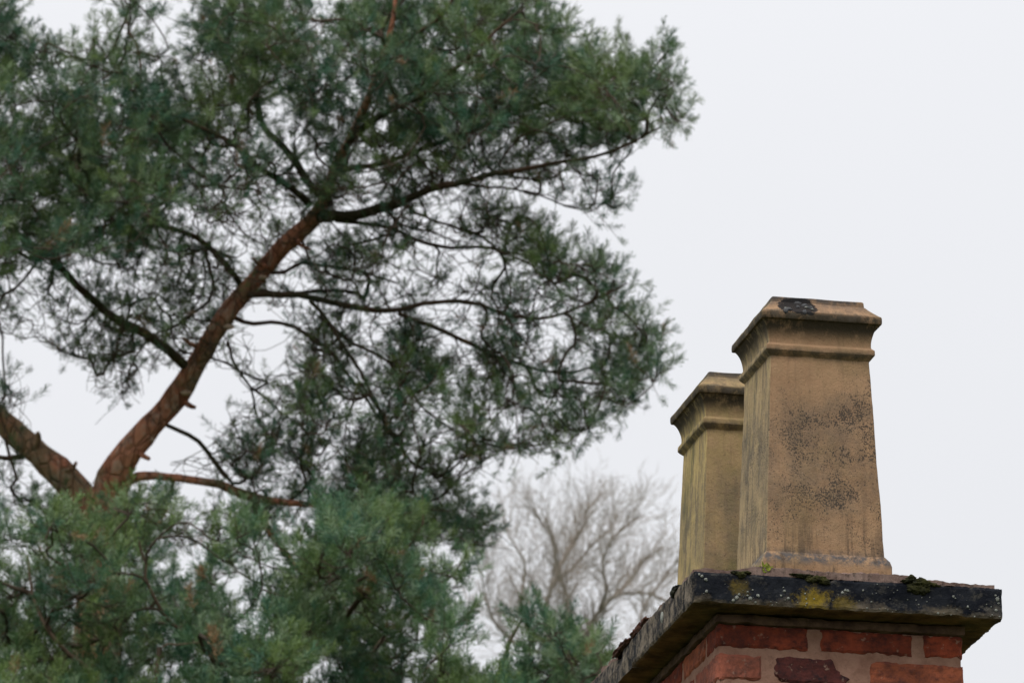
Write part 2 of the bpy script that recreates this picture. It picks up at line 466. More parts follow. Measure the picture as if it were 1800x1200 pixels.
# flaunching: uneven mortar laid over the slab
def flaunch():
    nx, ny = 110, 170
    pots = [(.322, .188), (.325, .795)]
    Vt = []; 
    def zt(x, y):
        e = min(x - .0, W - x, y, DEP - y)
        h = .007 + .0050 * f_noise((x, y, 0), 25, 2) + .0045 * f_noise((x, y, 0), 80, 5)
        h += .006 * max(0, f_noise((x, y, 0), 9, 9.2))
        for px, py in pots:
            d = max(abs(x - px), abs(y - py)) - .15
            h += .016 * max(0, 1 - max(d, 0) / .11) ** 1.5
        return TOP + max(h, .002)
    for j in range(ny):
        for i in range(nx):
            s, t = i / (nx - 1), j / (ny - 1)
            x0 = .010 + .008 * f_noise((0, t, 0), 22, 1) + .004 * f_noise((0, t, 0), 90, 1)
            x1 = W - .022 - .010 * f_noise((0, t, 0), 22, 4)
            y0 = .005 + .008 * f_noise((s, 0, 0), 16, 7) + .005 * f_noise((s, 0, 0), 70, 7)
            x = x0 + (x1 - x0) * s; y = y0 + (DEP - .02 - y0) * t
            Vt.append((x, y, zt(x, y)))
    F = [(j * nx + i, j * nx + i + 1, (j + 1) * nx + i + 1, (j + 1) * nx + i) for j in range(ny - 1) for i in range(nx - 1)]
    rim = [i for i in range(nx)] + [j * nx + nx - 1 for j in range(1, ny)] + [(ny - 1) * nx + i for i in range(nx - 2, -1, -1)] + [j * nx for j in range(ny - 2, 0, -1)]
    base = len(Vt)
    for r in rim: Vt.append((Vt[r][0], Vt[r][1], TOP - .0015))
    m = len(rim)
    for i in range(m): F.append((rim[i], base + i, base + (i + 1) % m, rim[(i + 1) % m]))
    part('flaunching', Vt, F, M_flaunch, smooth=False)
flaunch()

# pale crusty lichen on the slab faces: (pixel x, pixel y in the photograph, radius m)
def to_local(p):
    d = Vector(p) - CH; c, s = math.cos(-CH_YAW), math.sin(-CH_YAW)
    return Vector((d.x * c - d.y * s, d.x * s + d.y * c, d.z))
CAMP = to_local((0, 0, EYE))
def ray_local(u, v):
    return (to_local(at(u, v, 10.)) - CAMP).normalized()
def on_plane(u, v, axis, val):
    r = ray_local(u, v); t = (val - CAMP[axis]) / r[axis]
    return CAMP + r * t
spots = [(1242, 1039, 4.5), (1234, 1012, 5), (1241, 1018, 5.5), (1229, 1009, 4), (1314.5, 1039.5, 3), (1323, 1036.5, 2.6), (1319, 1051, 6), (1314, 1046, 3), (1328, 1058, 3), (1332.5, 1046, 5.5),
         (1379, 1038, 4.2), (1373, 1046, 3.2), (1385.5, 1051, 4.5), (1377, 1032, 1.8), (1295, 1050, 6), (1299, 1044, 4.5), (1289, 1054, 5), (1415, 1043, 3.2), (1417, 1052, 2.4), (1431, 1052, 2.4), (1418, 1060, 2.8),
         (1481, 1041, 4.5), (1490, 1038, 4.6), (1486, 1037, 4), (1517, 1037, 3), (1532, 1057, 2.4), (1524, 1068, 2.6), (1402, 1058, 1.6), (1615, 1062, 2.3), (1629, 1057, 1.6), (1649, 1077, 3.4), (1676, 1048, 4.2), (1679, 1051, 2.5),
         (1701, 1066, 4.2), (1753, 1052, 6.5), (1750, 1046, 3), (1755, 1060, 3.4), (1751, 1072, 5), (1744, 1080, 2.2), (1757, 1083, 2.8), (1742, 1066, 2), (1713, 1083, 2.4), (1355, 1057, 1.5), (1620, 1050, 1.5), (1540, 1042, 1.2), (1577, 1037, 1.6), (1571, 1041, 1.4), (1666, 1064, 1.2), (1634, 1049, 1.3)]
LV = []; LF = []
def blob(cen, r, ax1, ax2, nrm, seed):
    k = 11; b0 = len(LV)
    LV.append(cen + nrm * .0012)
    for ring, (q, hh) in enumerate(((.72, .0014), (1., -.002))):
        for i in range(k):
            a = i / k * 2 * math.pi
            rr = r * q * (1 + .38 * f_noise((math.cos(a), math.sin(a), 0), 1.3, seed))
            LV.append(cen + ax1 * math.cos(a) * rr + ax2 * math.sin(a) * rr * (.85 + .3 * random.random()) + nrm * hh)
    for i in range(k):
        j = (i + 1) % k
        LF.append((b0, b0 + 1 + i, b0 + 1 + j)); LF.append((b0 + 1 + i, b0 + 1 + k + i, b0 + 1 + k + j)); LF.append((b0 + 1 + i, b0 + 1 + k + j, b0 + 1 + j))
ex_, ey_, ez_ = Vector((1, 0, 0)), Vector((0, 1, 0)), Vector((0, 0, 1))
for i, (u, v, r) in enumerate(spots):
    p = on_plane(u, v, 1, 0.0)
    blob(Vector((p.x, -.0008, p.z)), r * .82 / 1000, ex_, ez_, Vector((0, -1, 0)), i * 3.3)
for i in range(38):                                   # dust-like flecks along the front
    blob(Vector((random.uniform(.01, W - .01), -.0006, random.betavariate(1, 1.6) * H * .9 + .003)), random.uniform(.0006, .0014), ex_, ez_, Vector((0, -1, 0)), i * 1.3)
p = on_plane(1164, 1084, 0, 0.0)
blob(Vector((-.0008, p.y, p.z)), .014, ey_ * .9, ez_ * 1.0, Vector((-1, 0, 0)), 4)
o = part('lichen', LV, LF, M_lichen, smooth=True); o['kind'] = 'stuff'

# ------------------------------------------------------------------ chimney pots
def ring_pts(h, r, n, fac=0):
    """points of a rounded square of half width h"""
    pts = []
    for q in range(4):
        a0 = -math.pi * .75 + q * math.pi / 2 - math.pi / 4      # corner arcs, starting at the front left corner
        cx, cy = [(-1, -1), (1, -1), (1, 1), (-1, 1)][q]
        for t in range(4):
            a = math.radians(180 + 90 * q + 30 * t)
            pts.append((cx * (h - r) + r * math.cos(a), cy * (h - r) + r * math.sin(a)))
        nx_, ny_ = [(1, 0), (0, 1), (-1, 0), (0, -1)][q]
        for t in range(1, n):
            d = (2 * (h - r)) * t / n
            bx, by = [(-(h - r), -h), (h, -(h - r)), (h - r, h), (-h, h - r)][q]
            pts.append((bx + nx_ * d, by + ny_ * d))
    return pts

def lathe_square(profile, n, seed, amp, closed_in=False):
    V = []; F = []; m = None
    for z_, h, r in profile:
        ps = ring_pts(h, min(r, h * .3), n)
        m = len(ps)
        for (x, y) in ps:
            p = Vector((x, y, z_))
            d = amp * (f_noise(p, 14, seed) + .5 * f_noise(p, 45, seed + 3))
            dz = amp * .8 * f_noise(p, 18, seed + 7)
            l = math.hypot(x, y)
            V.append((x + x / l * d, y + y / l * d, z_ + dz))
    for k in range(len(profile) - 1):
        for i in range(m):
            j = (i + 1) % m
            F.append((k * m + i, k * m + j, (k + 1) * m + j, (k + 1) * m + i))
    return V, F

def seg(a, b, n):
    return [tuple(a[i] + (b[i] - a[i]) * t / n for i in range(3)) for t in range(n)]

def make_pot(x, y, yaw, mat, seed, label, tall=1.0):
    loc = CH + Vector((math.cos(CH_YAW) * x - math.sin(CH_YAW) * y, math.sin(CH_YAW) * x + math.cos(CH_YAW) * y, TOP + .0))
    root = empty('chimney_pot', loc, CH_YAW + yaw)
    tag(root, label, 'chimney pot', 'chimney pots on the slab'); root.scale = (1.01, 1.01, tall)
    # plinth with a sloped top
    prof = seg((.002, .1515, .006), (.044, .1505, .006), 4) + seg((.044, .1505, .006), (.056, .1465, .006), 2) + seg((.056, .1465, .005), (.069, .1375, .004), 2) + [(.069, .1375, .004), (.071, .130, .004)]
    V, F = lathe_square(prof, 16, seed, .0022)
    mesh_obj('plinth', V, F, mat, root, 'edges')
    prof = seg((.066, .1370, .005), (.534, .1158, .005), 34) + [(.534, .1158, .005)]
    V, F = lathe_square(prof, 14, seed + 1, .0018)
    mesh_obj('shaft', V, F, mat, root, 'edges')
    # head: rounded neck rib, cavetto, rim, weathered slope, short upright lip
    prof = [(.528, .1130, .003), (.531, .1168, .003), (.5375, .1228, .002), (.5385, .1236, .002), (.5420, .1262, .002), (.5428, .1266, .002), (.548, .1264, .002), (.553, .1260, .002), (.5538, .1252, .002), (.5590, .1202, .003), (.5600, .1194, .003),
            (.565, .1192, .003), (.572, .1198, .003), (.579, .1209, .003), (.586, .1225, .003), (.593, .1246, .003), (.599, .1270, .003), (.604, .1296, .003), (.608, .1322, .003), (.6110, .1346, .003), (.6115, .1372, .003), (.6125, .1396, .004),
            (.615, .1406, .004), (.621, .1409, .004), (.627, .1405, .004), (.6298, .1394, .004), (.6310, .1374, .004), (.636, .1318, .004), (.642, .1254, .004), (.648, .1196, .004), (.654, .1144, .004), (.6585, .1108, .004), (.6596, .1088, .004),
            (.666, .1082, .004), (.6710, .1076, .004), (.673, .1056, .004), (.673, .0980, .005), (.670, .0930, .006), (.640, .0900, .006), (.50, .0900, .006), (.30, .0950, .006)]
    V, F = lathe_square(prof, 30, seed + 2, .0016)
    o = mesh_obj('head_moulding', V, F, mat, root, 'edges')
    o.data.materials.append(M_soot)
    m = len(V) // len(prof)
    for p_ in o.data.polygons:
        if p_.index // m >= len(prof) - 4: p_.material_index = 1
    return root

pot = make_pot(.3205, .188, .0, M_pot, 1.7, 'taller looking front chimney pot with dark speckles and a black stain on its square rim', 1.010)
pot2 = make_pot(.3225, .797, .0, M_pot2, 9.4, 'rear chimney pot, partly hidden, with a yellowish left face and greenish shaft', 1.018)
V = []; F = []
def lump(V, F, cen, rad, seed, sub=2, amp=.35, freq=None):
    bm = bmesh.new(); bmesh.ops.create_icosphere(bm, subdivisions=sub, radius=1)
    b0 = len(V)
    for v in bm.verts:
        n_ = v.co.normalized()
        k = 1 + amp * (f_noise(n_, 1.7, seed) + .6 * f_noise(n_, 4.5, seed + 5))
        V.append((cen[0] + n_.x * rad[0] * k, cen[1] + n_.y * rad[1] * k, cen[2] + n_.z * rad[2] * k))
    for f in bm.faces: F.append([b0 + v.index for v in f.verts])
    bm.free()
# crust of tar on the front of the head
for i in range(9):
    a = random.uniform(-.035, .03); zz = random.uniform(.628, .662)
    h = .1402 if zz < .632 else .1375 - (zz - .633) * 1.10
    lump(V, F, (-.050 + a, -h + .001, zz), (random.uniform(.005, .011), .0035, random.uniform(.004, .008)), i * 2.2, 2)
M_tar = simple('black_tar', (.008, .008, .009), (.022, .022, .024), 70, .45, .003, .5)
mesh_obj('tar_crust', V, F, M_tar, pot)
V = []; F = []
for dx, zz in ((-.030, .638), (.020, .646), (.032, .640)):
    h = .1375 - (zz - .633) * 1.10
    V = []; F = []
    lump(V, F, (-.052 + dx, -h - .001, zz), (.0042, .003, .0022), dx * 77, 2)
    mesh_obj('pale_dropping', V, F, M_lichen, pot)

# ------------------------------------------------------------------ moss and plants on the slab
def moss(name, label, lumps, mat, cat='moss', ax=1, val=.006):
    """lumps: (u, v, rx, ry, rz in m, how far it hangs out) along an edge of the slab"""
    cs = [on_plane(u, v, ax, val - l_[-1]) for u, v, *l_ in lumps]
    c0 = sum(cs, Vector()) / len(cs)
    V = []; F = []
    for i, ((u, v, rx, ry, rz, lift), c) in enumerate(zip(lumps, cs)):
        lump(V, F, (c.x - c0.x, c.y - c0.y, c.z - c0.z), (rx * .92, ry, rz * .8), u * .37 + i, 3, .6)
        for k_ in range(7):
            a_ = random.uniform(-1, 1)
            lump(V, F, (c.x - c0.x + rx * a_, c.y - c0.y - ry * .3, c.z - c0.z + rz * random.uniform(-.7, .5)), (rx * .25, ry * .5, rz * .28), u * .7 + k_, 2, .6)
    c, s = math.cos(CH_YAW), math.sin(CH_YAW)
    o = mesh_obj(name, V, F, mat, None)
    o.location = CH + Vector((c * c0.x - s * c0.y, s * c0.x + c * c0.y, c0.z)); o.rotation_euler = (0, 0, CH_YAW)
    tag(o, label, cat, 'clumps of moss on the slab')
    return o
moss('moss_clump', 'dark mossy lump on the slab edge right of the front pot', [(1603, 1017, .012, .012, .009, 0), (1596, 1021, .014, .010, .006, .002), (1618, 1024, .022, .012, .012, .004), (1634, 1027, .016, .010, .008, .002), (1610, 1033, .022, .008, .013, .006), (1622, 1037, .014, .007, .012, .006), (1646, 1030, .010, .008, .004, 0)], M_moss)
moss('moss_clump', 'flat olive moss along the slab edge below the front pot', [(1412, 1012, .020, .008, .006, .003), (1436, 1017, .022, .007, .009, .005), (1450, 1021, .012, .006, .009, .006), (1396, 1010, .012, .008, .004, 0), (1424, 1019, .012, .006, .007, .006)], M_moss)
moss('moss_clump', 'small dark moss hanging over the slab edge near its left corner', [(1302, 1010, .012, .007, .009, .006), (1293, 1006, .012, .007, .005, .003), (1313, 1006, .012, .006, .004, .002)], M_moss)
moss('moss_clump', 'round black moss ball on the left slab edge by the rear pot', [(1187, 1041, .010, .026, .016, 0), (1192, 1035, .008, .018, .010, 0)], M_mossdark, ax=0)
moss('moss_clump', 'rust red moss clump on the sloping left slab edge', [(1133, 1092, .008, .030, .011, 0), (1125, 1103, .009, .036, .013, 0), (1116, 1112, .008, .03, .010, .002)], M_rust, ax=0)
moss('moss_clump', 'lowest rust red moss clump on the far left slab edge', [(1095, 1136, .010, .045, .010, 0), (1086, 1146, .009, .04, .011, 0), (1103, 1128, .008, .03, .007, .002)], M_rust, ax=0)
# small bright plant
c0 = on_plane(1346, 1006, 1, .012)
V = []; F = []
for i in range(60):
    a = random.uniform(0, 2 * math.pi); r = random.uniform(.002, .026); l = random.uniform(.005, .013 + .010 * (i % 5 == 0))
    x, y = math.cos(a) * r * 1.0, math.sin(a) * r * .3
    zb = max(0, .006 - r * .15); lean = random.uniform(-.6, .6)
    dx = random.uniform(.002, .0038)
    b0 = len(V)
    V += [(x - dx * .4, y, zb), (x + dx * .4, y, zb), (x + lean * l * .5 + dx, y - .002, zb + l * .55), (x + lean * l * .5 - dx, y + .002, zb + l * .6), (x + lean * l, y - .001, zb + l)]
    F += [(b0, b0 + 1, b0 + 2, b0 + 3), (b0 + 3, b0 + 2, b0 + 4)]
lump(V, F, (-.006, 0, .001), (.014, .006, .0035), 3, 2)
o = mesh_obj('moss_tuft', V, F, M_mossbright, None)
c, s = math.cos(CH_YAW), math.sin(CH_YAW)
o.location = CH + Vector((c * c0.x - s * c0.y, s * c0.x + c * c0.y, c0.z)); o.rotation_euler = (0, 0, CH_YAW)
tag(o, 'bright yellow-green moss tuft at the foot of the front chimney pot', 'moss')

# ------------------------------------------------------------------ trees
def catmull(P, step):
    P = np.asarray(P, float)
    Q = np.vstack([2 * P[0] - P[1], P, 2 * P[-1] - P[-2]])
    outp = []
    for i in range(1, len(Q) - 2):
        n = max(2, int(np.linalg.norm(Q[i + 1][:3] - Q[i][:3]) / step))
        t = np.arange(n)[:, None] / n
        a, b, c, d = Q[i - 1], Q[i], Q[i + 1], Q[i + 2]
        outp.append(.5 * ((2 * b) + (-a + c) * t + (2 * a - 5 * b + 4 * c - d) * t ** 2 + (-a + 3 * b - 3 * c + d) * t ** 3))
    outp.append(Q[-2][None])
    return np.vstack(outp)

def tube(P, R, sides=12, bump=0.0, seed=0):
    P = np.asarray(P); n = len(P)
    T = np.gradient(P, axis=0); T /= np.linalg.norm(T, axis=1)[:, None] + 1e-12
    u = np.cross(T[0], (0.3, .9, .1)); u /= np.linalg.norm(u)
    V = []
    for i in range(n):
        u = u - T[i] * np.dot(u, T[i]); u /= np.linalg.norm(u); w = np.cross(T[i], u)
        for k in range(sides):
            a = 2 * math.pi * k / sides
            r = R[i]
            if bump:
                q = P[i] + (u * math.cos(a) + w * math.sin(a)) * r
                r *= 1 + bump * (f_noise(q, 5, seed) + .7 * f_noise(q, 14, seed + 3))
            V.append(P[i] + (u * math.cos(a) + w * math.sin(a)) * r)
    i = np.arange((n - 1) * sides); nx_ = np.where((i % sides) == sides - 1, i - sides + 1, i + 1)
    F = np.stack([i, nx_, nx_ + sides, i + sides], -1)
    return np.array(V), F

def merge(parts):
    V = []; F = []; b = 0
    for v, f in parts: V.append(v); F.append(np.asarray(f) + b); b += len(v)
    return np.vstack(V), np.vstack(F)

def limb_path(pts, D0, step=.06):
    """pts: (u, v, radius in px[, depth offset]) -> (n,4) points with radius"""
    A = []
    for p in pts:
        D = D0 + (p[3] if len(p) > 3 else 0)
        q = at(p[0], p[1], D); A.append([*q, p[2] * D / FPX])
    return catmull(A, step)

class Skeleton:
    def __init__(s):
        s.P = np.zeros((120000, 3)); s.Dir = np.zeros((120000, 3)); s.par = np.full(120000, -1); s.len = np.zeros(120000); s.n = 0; s.main = 0
    def add(s, p, d, par):
        i = s.n; s.P[i] = p; s.Dir[i] = d; s.par[i] = par
        s.len[i] = 0 if par < 0 else s.len[par] + np.linalg.norm(p - s.P[par]); s.n += 1
        return i
    def seed(s, path, skip=0, w=1.):
        T = np.gradient(path[:, :3], axis=0); T /= np.linalg.norm(T, axis=1)[:, None]
        for k in range(skip, len(path)): s.add(path[k, :3], T[k], -1)
        s.main = s.n
    def grow(s, A, r, step=.05, k_ang=.55, up=.0, leaf_r=.0018, expo=2.4, lift=.25, wob=.012):
        """attach every attractor A; returns the edges and end directions"""
        d0 = np.array([np.min(np.linalg.norm(s.P[:s.n] - a, axis=1)) for a in A])
        order = np.argsort(d0 + r.normal(0, .05, len(A)))
        ends = np.zeros((len(A), 3)); tip = np.zeros(len(A), int)
        for ai in order:
            a = A[ai]; v = a - s.P[:s.n]; d = np.linalg.norm(v, axis=1) + 1e-6
            c = np.einsum('ij,ij->i', v, s.Dir[:s.n]) / d
            cost = d * (1 + k_ang * (1 - c)) + .02 * s.len[:s.n] + np.where(d < .03, 1., 0)
            j = int(np.argmin(cost)); L_ = d[j]
            p0 = s.P[j]; m = p0 + s.Dir[j] * L_ * .42 + np.array([0, 0, -lift * .25 * L_])
            n = max(2, int(L_ / step)); prev = j; lastd = None
            for t in range(1, n + 1):
                q = t / n
                p = (1 - q) ** 2 * p0 + 2 * q * (1 - q) * m + q * q * a
                if t < n: p = p + r.normal(0, wob, 3) * min(1, L_)
                dv = p - s.P[prev]; dn = dv / (np.linalg.norm(dv) + 1e-9)
                prev = s.add(p, dn, prev); lastd = dn
            ends[ai] = lastd; tip[ai] = prev
        return ends, tip
    def sprout(s, tips, dirs, r, k):
        """k short side shoots near each tip; returns tip indices, points, directions and the tip each belongs to"""
        T_, P_, D_, own = [], [], [], []
        for q in range(k):
            for i, t in enumerate(tips):
                if r.uniform() < .12: continue
                b_ = int(t)
                for _ in range(r.integers(1, 3)):
                    if s.par[b_] >= 0: b_ = int(s.par[b_])
                d = s.Dir[t] * .55 + np.array([0, 0, .35]) + r.normal(0, .55, 3); d /= np.linalg.norm(d)
                p = s.P[b_] + d * r.uniform(.05, .13)
                T_.append(s.add(p, d, b_)); P_.append(p); D_.append(d); own.append(i)
        return np.array(T_), np.array(P_), np.array(D_), np.array(own)
    def wisps(s, tips, r, k):
        """k fine leafless twigs bending away near each tip"""
        T_ = []
        for i, t in enumerate(tips):
            for q in range(k):
                b_ = int(t)
                for _ in range(r.integers(1, 5)):
                    if s.par[b_] >= 0: b_ = int(s.par[b_])
                d = s.Dir[b_] * .9 + r.normal(0, .45, 3); d /= np.linalg.norm(d); L_ = r.uniform(.08, .20); cur = np.array([0, 0, r.uniform(-.2, .5)])
                for m_ in range(3):
                    d = d + cur * .5 + r.normal(0, .12, 3); d /= np.linalg.norm(d)
                    b_ = s.add(s.P[b_] + d * L_ / 3, d, b_)
                T_.append(b_)
        return np.array(T_)
    def mesh(s, tips, leaf_r, expo, rmax, sides=4):
        n = s.n; w = np.zeros(n); w[tips] = leaf_r ** expo
        for i in range(n - 1, s.main - 1, -1):
            if w[i] == 0: w[i] = leaf_r ** expo
            if s.par[i] >= 0: w[s.par[i]] += w[i]
        R = np.minimum(w ** (1 / expo), rmax)
        idx = np.arange(s.main, n); par = s.par[idx]
        a, b = s.P[par], s.P[idx]; rb = R[idx]; ra = np.where(par < s.main, rb * 1.25, np.minimum(R[par], rb * 1.5))
        T = b - a; T /= np.linalg.norm(T, axis=1)[:, None] + 1e-9
        u = np.cross(T, np.array([.31, .82, .17])); u /= np.linalg.norm(u, axis=1)[:, None] + 1e-9; w_ = np.cross(T, u)
        rings = []
        for (c, rr, e) in ((a, ra, -.15), (b, rb, .15)):
            for k in range(sides):
                an = 2 * math.pi * k / sides
                rings.append(c + T * (rr * e * 2)[:, None] + (u * math.cos(an) + w_ * math.sin(an)) * rr[:, None])
        V = np.stack(rings, 1).reshape(-1, 3); m = len(idx)
        base = (np.arange(m) * 2 * sides)[:, None]
        F = np.stack([np.stack([base[:, 0] + k, base[:, 0] + (k + 1) % sides, base[:, 0] + sides + (k + 1) % sides, base[:, 0] + sides + k], -1) for k in range(sides)], 1).reshape(-1, 4)
        return V, F

def tuft_templates(nt_, nn, r):
    out_ = []
    for t in range(nt_):
        L_ = r.uniform(.05, .13)
        s_ = r.uniform(0, 1, nn) ** .8
        az = r.uniform(0, 2 * math.pi, nn)
        ang = np.radians(r.uniform(32, 78, nn)) * (1 - .55 * s_ ** 3)
        ln = r.uniform(.036, .056, nn) * (1 - .15 * s_)
        base = np.stack([np.zeros(nn), np.zeros(nn), s_ * L_], -1) + r.normal(0, .002, (nn, 3))
        d = np.stack([np.cos(az) * np.sin(ang), np.sin(az) * np.sin(ang), np.cos(ang)], -1)
        tipp = base + d * ln[:, None]
        side = np.cross(d, r.normal(0, 1, (nn, 3))); side /= np.linalg.norm(side, axis=1)[:, None]
        wd = r.uniform(.0013, .0023, nn)[:, None]
        rev = (r.uniform(0, 1, nn) < .4)[:, None]          # pairs of needles open into a V
        one = np.stack([base - side * wd * .8, base + side * wd * .8, tipp], 1)
        two = np.stack([tipp - side * wd, tipp + side * wd, base], 1)
        out_.append(np.where(rev[:, :, None], two, one))
    return out_

def frames(d, r):
    d = d / np.linalg.norm(d, axis=1)[:, None]
    a = r.normal(0, 1, d.shape); u = np.cross(d, a); u /= np.linalg.norm(u, axis=1)[:, None]
    v = np.cross(d, u)
    return np.stack([u, v, d], 2)         # columns

def tints(hue, r, k=1.0):
    """needle colours from blue-green to olive, a few shoots pale, a few browned"""
    h = np.clip(hue + .5, 0, 1)
    c = (1 - h) * np.array([.040, .118, .068]) + h * np.array([.125, .185, .050])
    q = r.uniform(0, 1, (len(h), 1))
    c = np.where(q > .86, c * .6 + np.array([.115, .145, .090]), c) * np.where(q < .25, .62, 1.)
    c = np.where(q < .012, np.array([.22, .13, .06]), c)
    return c * k

def foliage(name, pos, dirs, size, cols, mat, parent, nn, r):
    tm = tuft_templates(10, nn, r)
    R = frames(dirs, r); V = []; C = []
    pick = r.integers(0, len(tm), len(pos))
    for t in range(len(tm)):
        k = np.where(pick == t)[0]
        if not len(k): continue
        q = np.einsum('nij,mkj->nmki', R[k], tm[t]) * size[k][:, None, None, None] + pos[k][:, None, None, :]
        V.append(q.reshape(-1, 3))
        cc = np.repeat(cols[k], nn * 3, 0) * (1 + r.normal(0, .16, (len(k) * nn, 1)).repeat(3, 0))
        C.append(cc)
    V = np.vstack(V); C = np.clip(np.vstack(C), 0.005, 1)
    F = np.arange(len(V)).reshape(-1, 3)
    o = big_mesh(name, V, F, mat, parent, C)
    o['kind'] = 'stuff'
    return o

def sample_grid(G, y0, per, r, polys=None):
    """G rows of density digits, 50-px cells, first row at y0 -> list of (u, v, density)"""
    H_, W_ = G.shape
    P = []
    pad = np.pad(G, 1, mode='edge')
    for j in range(H_):
        for i in range(W_):
            n = r.poisson(per * 2.2)
            for _ in range(n):
                u, v = r.uniform(0, 1), r.uniform(0, 1)
                # bilinear density
                fx, fy = i + u - .5 + 1, j + v - .5 + 1
                ix, iy = int(math.floor(fx)), int(math.floor(fy)); tx, ty = fx - ix, fy - iy
                dd = (pad[iy, ix] * (1 - tx) + pad[iy, min(ix + 1, W_ + 1)] * tx) * (1 - ty) + (pad[min(iy + 1, H_ + 1), ix] * (1 - tx) + pad[min(iy + 1, H_ + 1), min(ix + 1, W_ + 1)] * tx) * ty
                dd = .35 * dd + .65 * G[j, i]
                if G[j, i] == 0: continue
                cl = mnoise.noise(Vector(((i + u) * 1.15, (j + v) * .95, y0 + .5))) + .5 * mnoise.noise(Vector(((i + u) * 2.6, (j + v) * 2.2, y0 + 9.5)))
                if cl < (.22 if y0 == 0 else .30) - dd / 9 * .78: continue
                if r.uniform() < (dd / 9) ** 1.1 / 2.2:
                    P.append(((i + u) * 50, y0 + (j + v) * 50, dd))
    return np.array(P)

def gather(A, r, per=8, pull=.5):
    """draw neighbouring shoots together into sprays with gaps between them"""
    C = A[r.permutation(len(A))[:len(A) // per]]
    out_ = A.copy()
    for k in range(0, len(A), 400):
        d = np.linalg.norm(A[k:k + 400, None] - C[None], axis=2)
        j = d.argmin(1); w = pull * np.clip(1 - d.min(1) / .6, 0, 1)
        out_[k:k + 400] += (C[j] - A[k:k + 400]) * w[:, None]
    return out_ + r.normal(0, .012, A.shape)

def in_poly(u, v, poly):
    n = len(poly); c = np.zeros(len(u), bool); j = n - 1
    for i in range(n):
        xi, yi = poly[i]; xj, yj = poly[j]
        cond = ((yi > v) != (yj > v)) & (u < (xj - xi) * (v - yi) / (yj - yi + 1e-9) + xi)
        c ^= cond; j = i
    return c

def parse(rows):
    w = max(len(r_) for r_ in rows)
    return np.array([[int(ch) for ch in r_.ljust(w, '0')] for r_ in rows], float)

GA = parse([
    "6001546999828999999600000",
    "7435655999848999999853450",
    "7767755988878999999998861",
    "6788877988778999999999875",
    "8999998777677899988888750",
    "9999998555566677776555300",
    "9999996554476554332233000",
    "9999986544455432364112000",
    "9988766544455553279834000",
    "4444555543577642686666000",
    "3345566543445433466667520",
    "2335665430666554445667720",
    "1115553220666677665556774",
    "2002310106666688775567740",
    "2000000046666668864577400",
    "0000000556677765566542000",
    "3100012356667777410000000",
    "5664454556668988640000000",
    "4554445556657787753000000",
])
OUTLINE = [(-60, -60), (985, -60), (985, 5), (1000, 55), (1030, 78), (1038, 45), (1062, 42), (1075, 85), (1095, 95), (1105, 75), (1125, 68), (1145, 88), (1160, 52), (1183, 55), (1192, 100), (1185, 125), (1205, 150), (1220, 190),
           (1195, 225), (1150, 245), (1122, 265), (1128, 300), (1105, 322), (1092, 345), (1085, 368), (1020, 375), (990, 345), (930, 330), (890, 345), (935, 362), (960, 380), (985, 392), (1010, 440), (1040, 450), (1060, 420), (1085, 420),
           (1092, 480), (1120, 520), (1142, 535), (1155, 590), (1182, 612), (1168, 640), (1140, 645), (1120, 700), (1080, 715), (1050, 745), (1005, 762), (1005, 790), (960, 802), (935, 775), (880, 800), (850, 812), (822, 850), (850, 880), (880, 900), (885, 960), (-60, 960)]

T1 = [(175, 1010, 36.8, 0), (180, 930, 36.0, 0), (192, 865, 32.0, 0), (212, 815, 27.2, -.05), (250, 765, 24.0, -.05), (296, 715, 20.8, 0), (335, 655, 19.2, 0), (372, 592, 18.4, .0), (408, 540, 16.8, .05), (450, 488, 15.6, .1), (500, 432, 14.4, .1), (548, 388, 14.0, .1), (572, 345, 11.2, .1), (590, 295, 8.8, .0), (612, 250, 8.0, -.1), (640, 190, 6.4, -.2), (665, 120, 4.8, -.3), (690, 40, 4.0, -.4), (700, -60, 3.2, -.4)]
T2 = [(175, 935, 28.8, .02), (150, 885, 27.2, .05), (115, 840, 25.6, .1), (70, 798, 23.2, .15), (20, 755, 21.6, .2), (-35, 700, 20.0, .2), (-90, 610, 17.6, .2), (-130, 500, 14.4, .1), (-150, 380, 12.0, 0), (-140, 260, 8.8, -.2), (-100, 120, 6.4, -.3), (-80, -40, 4.0, -.3)]
